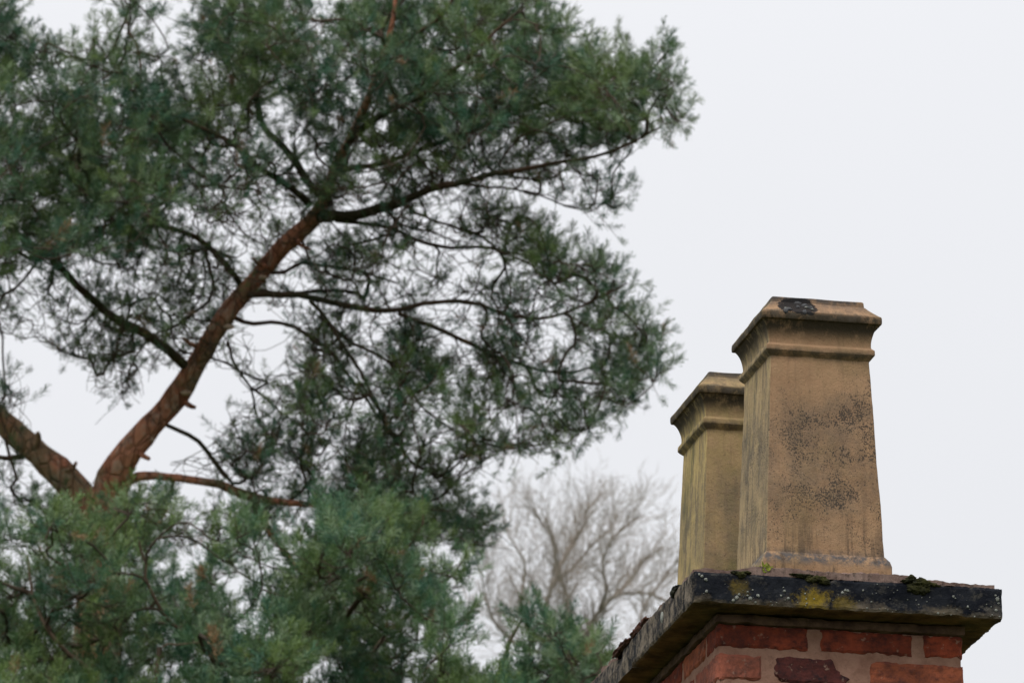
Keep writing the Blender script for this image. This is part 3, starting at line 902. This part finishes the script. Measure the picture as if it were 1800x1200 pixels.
LIMBS = [
    [(560, 380, 11.8, .1), (620, 378, 10.4, .0), (690, 355, 8.9, -.1), (760, 328, 6.7, -.2), (830, 310, 5.9, -.3), (900, 293, 4.8, -.35), (980, 280, 3.7, -.4), (1060, 262, 3.0, -.4), (1130, 235, 2.2, -.4), (1180, 205, 1.5, -.4)],
    [(560, 345, 6.7, .1), (525, 300, 6.7, .2), (487, 252, 5.9, .2), (450, 215, 5.2, .2), (438, 160, 4.8, .1), (434, 100, 3.7, .1), (420, 30, 3.0, .1), (415, -40, 2.2, .1)],
    [(545, 362, 6.7, .0), (510, 335, 6.3, -.1), (467, 305, 5.9, -.2), (425, 270, 5.2, -.3), (385, 245, 4.4, -.35), (330, 218, 3.7, -.4), (270, 190, 3.0, -.4), (210, 130, 2.2, -.4)],
    [(332, 648, 9.6, .0), (300, 618, 8.9, -.1), (255, 590, 8.9, -.2), (205, 565, 8.1, -.25), (160, 528, 7.4, -.3), (125, 488, 6.7, -.3), (88, 452, 6.7, -.35), (50, 430, 5.9, -.4), (0, 380, 5.2, -.4), (-50, 300, 3.7, -.4)],
    [(425, 505, 5.9, .1), (398, 470, 5.9, .0), (372, 440, 5.2, .0), (345, 418, 4.8, -.1), (290, 396, 4.4, -.2), (235, 376, 4.1, -.3), (170, 350, 3.0, -.4), (110, 300, 2.2, -.4)],
    [(440, 518, 5.9, .0), (490, 518, 5.9, -.1), (545, 524, 5.5, -.1), (600, 537, 5.2, -.15), (655, 550, 5.2, -.2), (700, 549, 4.4, -.2), (740, 538, 4.1, -.2), (790, 536, 4.1, -.2), (845, 545, 3.7, -.2), (890, 566, 3.3, -.2), (950, 572, 3.0, -.2), (1010, 560, 2.2, -.2), (1060, 535, 1.9, -.2), (1100, 510, 1.5, -.2)],
    [(700, 549, 3.7, -.2), (755, 568, 3.7, -.1), (815, 595, 3.7, 0), (865, 622, 3.3, .1), (905, 636, 3.0, .2), (950, 652, 2.6, .2), (1010, 657, 2.2, .2), (1065, 640, 1.5, .2)],
    [(412, 560, 4.4, .1), (450, 572, 3.7, .1), (500, 570, 3.3, .2), (545, 588, 3.0, .2), (590, 625, 3.0, .25), (625, 670, 2.6, .3), (655, 720, 2.2, .3), (700, 780, 1.9, .3)],
    [(542, 528, 3.7, -.1), (568, 560, 3.3, -.15), (595, 605, 3.0, -.2), (625, 650, 3.0, -.2), (655, 700, 2.6, -.2), (680, 750, 2.2, -.2), (720, 800, 1.9, -.2)],
    [(215, 853, 10.4, .0), (240, 838, 9.6, -.05), (275, 833, 7.4, -.1), (330, 837, 7.4, -.1), (385, 850, 7.8, -.1), (430, 870, 8.1, -.1), (475, 880, 6.7, -.1), (540, 885, 5.2, -.2), (610, 890, 4.4, -.2), (690, 870, 3.0, -.3)],
    [(440, 872, 6.7, -.1), (462, 905, 6.7, -.1), (480, 940, 6.3, -.1), (505, 975, 5.5, -.15), (535, 1020, 4.4, -.2)],
    [(272, 738, 3.7, .0), (300, 757, 3.7, .0), (330, 772, 3.7, .0), (356, 798, 3.7, .0), (378, 828, 4.1, -.05), (396, 850, 4.4, -.1)],
    [(590, 385, 4.4, .1), (650, 393, 3.7, .2), (700, 403, 3.3, .3), (745, 422, 3.3, .3), (800, 428, 3.0, .3), (850, 424, 2.6, .3), (890, 432, 2.2, .3), (940, 440, 1.8, .3)],
    [(800, 320, 3.3, -.2), (860, 325, 2.2, -.1), (920, 332, 1.6, 0), (970, 345, 1.5, 0), (1010, 358, 1.3, 0), (1060, 352, 1.1, 0)],
    [(605, 262, 5.9, -.1), (640, 225, 6.3, -.2), (690, 198, 5.5, -.3), (745, 172, 4.4, -.4), (800, 130, 3.7, -.5), (850, 85, 3.0, -.6), (900, 40, 2.2, -.6)],
    [(590, 300, 5.2, .0), (650, 290, 4.4, .2), (720, 270, 4.4, .3), (800, 245, 3.7, .4), (880, 215, 3.3, .4), (960, 190, 3.0, .4), (1050, 160, 2.2, .4), (1130, 120, 1.9, .4)],
    [(440, 180, 3.0, .1), (460, 140, 3.0, .1), (470, 100, 2.6, 0), (520, 50, 2.2, -.1), (540, 10, 1.5, -.1)],
    [(250, 170, 1.9, -.3), (246, 120, 2.2, -.2), (238, 75, 2.2, -.1), (220, 40, 1.8, 0), (210, -10, 1.5, 0)],
    [(40, 800, 5.9, .15), (10, 806, 4.4, .1), (-40, 795, 3.7, .1), (-80, 770, 3.7, .1)],
    [(650, 120, 3.7, -.3), (700, 80, 3.7, -.3), (760, 40, 3.0, -.4), (800, -20, 2.2, -.4)],
    [(455, 480, 3.7, .1), (500, 478, 3.0, .2), (530, 462, 3.0, .3), (580, 470, 2.6, .4), (640, 480, 2.2, .4), (700, 500, 1.9, .4)],
    [(400, 600, 3.0, .1), (412, 640, 2.6, .2), (440, 680, 2.2, .2), (450, 720, 1.9, .2), (480, 770, 1.5, .2)],
    [(700, 340, 3.0, -.1), (730, 372, 2.6, .1), (790, 395, 2.2, .2), (850, 420, 2.2, .2), (900, 470, 1.9, .2)],
    [(560, 555, 2.6, .1), (620, 600, 2.6, .1), (690, 650, 2.2, .0), (740, 720, 1.9, .0), (800, 760, 1.5, .0)],
]

TIPS = [(1050, 65, 4), (1047, 95, 5), (1062, 118, 4), (1020, 100, 3), (1125, 95, 3), (1142, 100, 3), (1172, 75, 4), (1176, 105, 4), (1108, 110, 3), (1197, 155, 3), (1208, 185, 4), (1200, 210, 3),
        (1035, 362, 3), (1060, 352, 3), (1085, 350, 3), (905, 370, 3), (935, 378, 3), (885, 360, 3), (1078, 440, 4), (1082, 475, 4), (1050, 462, 3), (1040, 480, 3), (1148, 562, 3), (1150, 590, 3), (1168, 625, 4), (1160, 640, 2),
        (1112, 692, 4), (1090, 705, 3), (990, 792, 3), (970, 790, 3), (982, 775, 3), (15, 25, 5), (30, 60, 5), (38, 95, 4), (85, 95, 4), (97, 72, 4), (117, 85, 4), (175, 45, 4), (185, 80, 3), (280, 20, 4), (243, 15, 4),
        (10, 695, 4), (25, 745, 3), (830, 480, 3), (850, 488, 3), (560, 40, 3), (555, 75, 3)]

def smooth_field(u, v, s, seed):
    return np.array([mnoise.noise(Vector((a * s + seed, b * s - seed, seed))) for a, b in zip(u, v)])

def pine_tree():
    D0 = 30.0
    foot = at(175, 1010, D0)
    root = empty('pine_tree', (foot[0], foot[1], 0)); off = np.array([foot[0], foot[1], 0.])
    tag(root, 'tall Scots pine with a forked reddish trunk and wide airy crown left of the chimney', 'tree', 'pine trees left of the chimney')
    r = np.random.default_rng(5)
    t1 = limb_path(T1, D0); t2 = limb_path(T2, D0)
    low = catmull([[foot[0] - .1, foot[1], -.1, .27], [foot[0] - .05, foot[1], 3, .21], [foot[0], foot[1], 6.5, .155], [*foot, 38 * D0 / FPX]], .25)
    low = np.vstack([low[:-1], t1])
    parts = [tube(low[:, :3] - off, low[:, 3], 20, .24, 1), tube(t2[:, :3] - off, t2[:, 3], 20, .24, 4)]
    V, F = merge(parts)
    big_mesh('trunk', V, F, M_bark, root, smooth=True)
    # pale scars where boughs broke off
    for u, v, rr in ((262, 772, 9), (402, 575, 9), (462, 488, 8), (327, 690, 9)):
        p = at(u, v, D0 - .075) - off
        V, F = [], []
        lump(V, F, p, (rr * .0030, .012, rr * .0016), u, 2, .3)
        mesh_obj('branch_scar', V, F, M_scar, root)
    for q_, pts in enumerate(([(318, 700, 5, 0), (332, 712, 4.5, -.03), (343, 716, 3.2, -.05)], [(352, 610, 5, 0), (334, 604, 4, -.04), (322, 594, 3, -.06)], [(470, 470, 4.5, 0), (452, 462, 3.6, 0), (444, 452, 2.6, 0)],
                              [(60, 790, 6, .1), (68, 770, 5, .08), (66, 760, 4, .06)], [(110, 830, 5, .05), (128, 822, 4, .02), (134, 812, 3, .0)], [(236, 790, 5.5, -.05), (250, 800, 5, -.12), (262, 806, 4, -.16)], [(520, 418, 4, .05), (530, 432, 3.4, .0), (546, 438, 2.4, 0)])):
        p = limb_path(pts, D0, .02); V, F = tube(p[:, :3] - off, p[:, 3], 8, .15, q_ + 80)
        F = F.tolist(); V = V.tolist(); V.append(list(np.array(V[-8:]).mean(0))); n_ = len(V) - 1
        F += [[n_ - 8 + k, n_ - 8 + (k + 1) % 8, n_] for k in range(8)]
        mesh_obj('branch_stub', V, F, M_bark, root)
    sk = Skeleton()
    sk.seed(t1, 24); sk.seed(t2, 10)
    for i, lb in enumerate(LIMBS):
        p = limb_path(lb, D0, .05)
        w = np.cumsum(r.normal(0, .007, (len(p), 3)), 0); p[:, :3] += w * .6
        V, F = tube(p[:, :3] - off, p[:, 3], 8, .12, i)
        big_mesh('limb', V, F, M_bark if i in (9, 10) else M_limb, root, smooth=True)
        sk.seed(p, 5)
    # shoot tips through the crown
    S = sample_grid(GA, 0, 32, r)
    # the part of the crown that leans out of the frame on the left and top
    ex = np.stack([r.uniform(-230, 0, 1100), r.uniform(-60, 560, 1100), np.full(1100, 7.)], -1)
    ex2 = np.stack([r.uniform(-100, 960, 1000), r.uniform(-130, 0, 1000), np.full(1000, 7.)], -1)
    xe = ex2[:, 0]
    ex2 = ex2[(xe < 20) | ((xe > 205) & (xe < 255)) | ((xe > 325) & (xe < 545)) | ((xe > 615) & (xe < 950))]
    tp = []
    for (a, b_, m_) in TIPS: tp += [(a + r.normal(0, 5), b_ + r.normal(0, 7), 7.) for _ in range(m_)]
    S = np.vstack([S, ex, ex2, np.array(tp)])
    ok = in_poly(S[:, 0], S[:, 1], OUTLINE) | (np.arange(len(S)) >= len(S) - len(tp)) | (S[:, 1] < 0) | (S[:, 0] < 0)
    gap = in_poly(S[:, 0], S[:, 1], [(20, 690), (60, 600), (130, 640), (200, 700), (290, 690), (250, 760), (180, 850), (130, 850), (60, 770)])
    for hole in ([(780, 510), (790, 470), (850, 440), (880, 470), (862, 512), (800, 522)], [(880, 330), (960, 352), (1020, 385), (1240, 430), (1240, 300), (1130, 300), (1100, 372), (1010, 376), (985, 345)],
                 [(560, 0), (600, 0), (598, 50), (570, 50)], [(60, 0), (150, 0), (130, 60), (75, 60)], [(285, 0), (320, 0), (312, 60), (290, 50)], [(720, 430), (780, 432), (770, 470), (715, 470)]):
        gap |= in_poly(S[:, 0], S[:, 1], hole) & (np.arange(len(S)) < len(S) - len(tp))
    S = S[ok & ~gap]
    u, v, dd = S.T; v = v + 16
    f = smooth_field(u, v, .006, 3.3) * .9 + smooth_field(u, v, .02, 8.3) * .35
    D = D0 + f + r.normal(0, 1, len(S)) * (.12 + .045 * dd)
    # the left mass hangs nearer; the foliage beside the bare trunk lies behind it
    D -= np.clip((330 - u) / 330, 0, 1) * np.where((v > 150) & (v < 470), .9, 0)
    mp = np.vstack([np.array([(a[0], a[1]) for a in catmull([[q[0], q[1], 0] for q in T1[1:13]], 12)])])
    dist = np.min(np.hypot(u[:, None] - mp[None, :, 0], v[:, None] - mp[None, :, 1]), 1)
    near = (dist < 42) & (v > 390) & (v < 905)
    keep_front = (r.uniform(0, 1, len(S)) < .17) & (v < 690)
    D = np.where(near & ~keep_front, D0 + .35 + r.uniform(0, .7, len(S)), D)
    A = gather(at(u, v, D), r)
    ends, tips = sk.grow(A, r)
    # bare dead twigs in the inner crown
    nb = 4000
    ub, vb = r.uniform(-20, 1060, nb * 3), r.uniform(250, 850, nb * 3)
    g = GA[np.clip((vb / 50).astype(int), 0, 18), np.clip((ub / 50).astype(int), 0, 24)]
    okb = (g >= 2) & (g <= 7) & in_poly(ub, vb, OUTLINE)
    ub, vb = ub[okb][:nb], vb[okb][:nb]
    _, t_b = sk.grow(at(ub, vb, D0 + r.normal(0, .5, len(ub))), r, wob=.02)
    t_s, P_s, D_s, own = sk.sprout(tips, ends, r, 1)
    t_w = sk.wisps(tips[(dd < 7) & (v > 230) & (u < 930)], r, 1)
    V, F = sk.mesh(np.concatenate([tips, t_b, t_s, t_w]), .0013, 2.9, .010)
    o = big_mesh('twigs', V - off, F, M_twig, root); o['kind'] = 'stuff'
    up = np.array([0, 0, 1.])
    # light comes from above and the tips reach for it
    dirs = ends * .75 + up * (.55 + .25 * r.uniform(0, 1, (len(A), 1))) + r.normal(0, .33, (len(A), 3))
    A2 = np.vstack([A, P_s]); dirs = np.vstack([dirs, D_s + up * .35]); dd = np.concatenate([dd, dd[own]])
    hue = np.concatenate([smooth_field(u, v, .008, 21), smooth_field(u, v, .008, 21)[own]])[:, None] * .9 + r.normal(0, .35, (len(A2), 1))
    foliage('needles', A2 - off, dirs, r.uniform(.7, 1.15, len(A2)) * np.where(dd < 6.4, .70, .92), tints(hue, r, 1.02), M_needle, root, 66, r)
    return len(A), sk.n
print('pine', pine_tree())

GB = parse([           # first row at y = 850
    "3677743210057653000000",
    "4788864333689875200000",
    "4678655554799876400000",
    "6767888777899887620110",
    "7766899989999986425663",
    "8887889999999987545676",
    "9888899999999988677887",
    "9999999999999999889898",
])
LIMBS_B = [
    [(900, 1500, 19.8, .3), (760, 1330, 14.5, .1), (640, 1180, 7.9, 0), (600, 1095, 5.3, -.1), (650, 1035, 4.3, -.3), (705, 985, 2.6, -.3), (735, 930, 1.7, -.3), (745, 880, 0.9, -.3)],
    [(640, 1190, 5.3, 0), (680, 1120, 4.0, .3), (740, 1060, 2.6, .4), (800, 1010, 1.7, .4), (830, 960, 0.8, .4)],
    [(760, 1330, 9.2, .1), (560, 1260, 6.6, -.2), (430, 1180, 4.6, -.3), (340, 1100, 3.3, -.3), (300, 1030, 2.6, -.3), (280, 950, 2.0, -.3)],
    [(430, 1180, 4.0, -.3), (470, 1100, 3.3, .1), (520, 1040, 2.6, .2), (560, 960, 2.0, .2)],
    [(560, 1260, 6.6, -.2), (250, 1230, 5.3, -.5), (120, 1150, 4.0, -.5), (60, 1050, 3.0, -.4), (40, 960, 2.0, -.3)],
    [(250, 1230, 4.0, -.5), (200, 1150, 3.3, .2), (160, 1060, 2.6, .3), (130, 980, 2.0, .3)],
    [(900, 1500, 10.6, .3), (900, 1330, 6.6, .2), (870, 1210, 4.6, 0), (890, 1130, 3.3, 0), (920, 1080, 2.3, 0)],
    [(900, 1330, 5.9, .2), (980, 1240, 4.0, -.1), (1000, 1160, 2.6, -.1), (985, 1110, 2.0, -.1)],
    [(430, 1180, 2.0, -.3), (420, 1140, 1.7, -.5), (290, 1120, 1.5, -.8), (283, 1150, 1.3, -.8)],
]
def lower_pine_build():
    D0 = 27.0
    foot = at(900, 1500, D0 + .3)
    root = empty('pine_tree', (foot[0], foot[1], 0)); off = np.array([foot[0], foot[1], 0.])
    tag(root, 'dense bushy lower pine filling the bottom edge in front of the forked trunk', 'tree', 'pine trees left of the chimney')
    r = np.random.default_rng(17)
    low = catmull([[foot[0] + .2, foot[1], -.1, .16], [foot[0] + .1, foot[1], 3, .12], [*foot, 30 * D0 / FPX]], .25)
    V, F = tube(low[:, :3] - off, low[:, 3], 12, .12, 2)
    big_mesh('trunk', V, F, M_bark, root, smooth=True)
    sk = Skeleton()
    for i, lb in enumerate(LIMBS_B):
        p = limb_path(lb, D0 + .45, .05)
        w = np.cumsum(r.normal(0, .010, (len(p), 3)), 0); p[:, :3] += w * .7
        V, F = tube(p[:, :3] - off, p[:, 3], 8, .12, i + 30)
        big_mesh('limb', V, F, M_bough, root, smooth=True)
        sk.seed(p, 4)
    S = sample_grid(GB, 850, 28, r)
    e1 = np.stack([r.uniform(-200, 0, 500), r.uniform(900, 1300, 500), np.full(500, 8.)], -1)
    e2 = np.stack([r.uniform(0, 1040, 900), r.uniform(1250, 1360, 900), np.full(900, 8.)], -1)
    S = np.vstack([S, e1, e2])
    u, v, dd = S.T
    keep = ~((u > 1000) & (v < 1080)) & (u < 1065)
    u, v, dd = u[keep], v[keep] + 34, dd[keep]
    D = D0 + smooth_field(u, v, .006, 5.3) * 2.2 + smooth_field(u, v, .017, 15.3) * 1.0 + r.normal(0, 1, len(u)) * (.12 + .03 * dd)
    A = gather(at(u, v, D), r)
    ends, tips = sk.grow(A, r)
    t_s, P_s, D_s, own = sk.sprout(tips, ends, r, 1)
    V, F = sk.mesh(np.concatenate([tips, t_s]), .0014, 2.75, .012)
    o = big_mesh('twigs', V - off, F, M_twig, root); o['kind'] = 'stuff'
    dirs = ends * .6 + np.array([0, 0, 1.]) * (.8 + .3 * r.uniform(0, 1, (len(A), 1))) + r.normal(0, .3, (len(A), 3))
    A2 = np.vstack([A, P_s]); dirs = np.vstack([dirs, D_s + np.array([0, 0, .5])])
    hue = np.concatenate([smooth_field(u, v, .008, 31), smooth_field(u, v, .008, 31)[own]])[:, None] * .9 + r.normal(0, .3, (len(A2), 1))
    foliage('needles', A2 - off, dirs, r.uniform(.75, 1.15, len(A2)) * .9, tints(hue, r, 1.18), M_needle, root, 80, r)
    return len(A), sk.n
print('lower pine', lower_pine_build())

def bare_tree():
    D0 = 60.0
    foot = at(1040, 1400, D0)
    root = empty('bare_tree', (foot[0], foot[1], 0)); off = np.array([foot[0], foot[1], 0.])
    tag(root, 'leafless tree with a fan of fine brown twigs beyond the pines', 'tree')
    r = np.random.default_rng(23)
    limbs = [
        [(1040, 1400, 15.8, 0), (1040, 1250, 10.1, 0), (1036, 1160, 5.8, 0), (1034, 1115, 4.7, 0), (1052, 1078, 4.3, 0), (1085, 1040, 4.0, .2), (1112, 1015, 3.2, .4), (1130, 985, 2.2, .5), (1170, 955, 1.4, .6)],
        [(1040, 1250, 6.5, 0), (985, 1160, 4.3, .2), (955, 1080, 3.6, .4), (966, 1030, 3.6, .4), (985, 990, 3.5, .4), (1005, 955, 3.0, .4), (1018, 925, 2.6, .3), (1028, 905, 1.9, .3), (1040, 890, 1.2, .3)],
        [(1036, 1160, 3.6, 0), (1000, 1090, 2.9, -.4), (990, 1045, 2.9, -.4), (975, 1000, 2.5, -.4), (970, 960, 2.2, -.4), (958, 925, 1.4, -.4), (945, 905, 1.0, -.4)],
        [(985, 1160, 4.3, .2), (930, 1100, 3.2, .5), (925, 1040, 2.9, .5), (930, 990, 2.2, .6), (905, 945, 1.7, .6), (890, 905, 1.2, .6)],
        [(1052, 1078, 2.9, 0), (1065, 1030, 2.6, -.5), (1058, 990, 2.3, -.5), (1075, 950, 1.9, -.5), (1100, 925, 1.4, -.5), (1120, 905, 1.0, -.5)],
        [(1085, 1040, 2.9, .2), (1140, 1040, 2.5, .4), (1180, 1058, 1.7, .5), (1215, 1062, 1.2, .5)],
        [(966, 1030, 2.9, .4), (1005, 1000, 2.4, .8), (1035, 960, 2.2, .8), (1070, 925, 1.6, .8), (1085, 900, 1.1, .8)],
        [(1040, 1250, 7.2, 0), (1100, 1180, 4.3, -.6), (1130, 1120, 3.2, -.8), (1130, 1070, 2.6, -.8), (1170, 1010, 2.0, -.8), (1200, 975, 1.4, -.8)],
        [(985, 1160, 3.6, .2), (900, 1120, 2.9, 0), (860, 1060, 2.2, 0), (850, 1000, 1.4, 0), (840, 960, 1.1, 0)],
    ]
    trunk = catmull([[foot[0], foot[1], -.1, .30], [foot[0] + .1, foot[1], 5, .22], [*foot, 22 * D0 / FPX]], .4)
    V, F = tube(trunk[:, :3] - off, trunk[:, 3], 12, .1, 2)
    big_mesh('trunk', V, F, M_bare, root, smooth=True)
    sk = Skeleton()
    for i, lb in enumerate(limbs):
        p = limb_path(lb, D0, .12)
        w = np.cumsum(r.normal(0, .012, (len(p), 3)), 0); p[:, :3] += w * .6
        V, F = tube(p[:, :3] - off, p[:, 3], 7, .1, i + 60)
        big_mesh('limb', V, F, M_bare, root, smooth=True)
        sk.seed(p, 2)
    segs = []                                         # (a, b, radius a, radius b)
    def grow(p, d, length, rad, level):
        n = max(4, int(length / .055)); q = Vector(p); d = Vector(d).normalized()
        for t in range(n):
            d = (d + Vector(r.normal(0, .06, 3)) + Vector((0, 0, .018))).normalized()
            q2 = q + d * (length / n)
            ra, rb = rad * (1 - .85 * t / n), rad * (1 - .85 * (t + 1) / n)
            segs.append((tuple(q), tuple(q2), ra, rb)); q = q2
            if level < 4 and t >= 1 and r.uniform() < (.7, .62, .45, .22)[level]:
                ax = Vector(r.normal(0, 1, 3)); side = d.cross(ax).normalized()
                an = math.radians(r.uniform(22, 48))
                nd = d * math.cos(an) + side * math.sin(an)
                grow(q, nd, max(.13, length * r.uniform(.45, .75) * (1 - .45 * t / n)), max(rb * .62, .0030), level + 1)
    for lb, (d0, reach) in zip(limbs, [(2, 1.2)] * 9):
        p = limb_path(lb, D0, .12)
        n = len(p)
        T = np.gradient(p[:, :3], axis=0)
        for k in range(int(n * .22), n):
            for rpt in range(4 if k < n - 1 else 1):
                d = Vector(T[k]).normalized(); ax = Vector(r.normal(0, 1, 3)); side = d.cross(ax).normalized()
                an = math.radians(r.uniform(20, 50)) if k < n - 1 else .1
                nd = d * math.cos(an) + side * math.sin(an) + Vector((0, 0, .15))
                grow(p[k, :3], nd, r.uniform(.32, .72) * (1.15 - .55 * k / n), max(p[k, 3] * .42, .005), 1)
    S_ = np.array([(*a_, *b_) for a_, b_, _, _ in segs]); RA = np.array([x[2] for x in segs]); RB = np.array([x[3] for x in segs])
    a_, b_ = S_[:, :3] - off, S_[:, 3:] - off
    T = b_ - a_; T /= np.linalg.norm(T, axis=1)[:, None]
    u_ = np.cross(T, np.array([.31, .82, .17])); u_ /= np.linalg.norm(u_, axis=1)[:, None]; w_ = np.cross(T, u_)
    rings = []
    for c_, rr in ((a_ - T * .004, RA), (b_ + T * .004, RB)):
        for k in range(3):
            an = 2 * math.pi * k / 3
            rings.append(c_ + (u_ * math.cos(an) + w_ * math.sin(an)) * rr[:, None])
    V = np.stack(rings, 1).reshape(-1, 3); base = np.arange(len(segs)) * 6
    F = np.stack([np.stack([base + k, base + (k + 1) % 3, base + 3 + (k + 1) % 3, base + 3 + k], -1) for k in range(3)], 1).reshape(-1, 4)
    o = big_mesh('twigs', V, F, M_bare, root); o['kind'] = 'stuff'
    return len(segs)
print('bare', bare_tree())
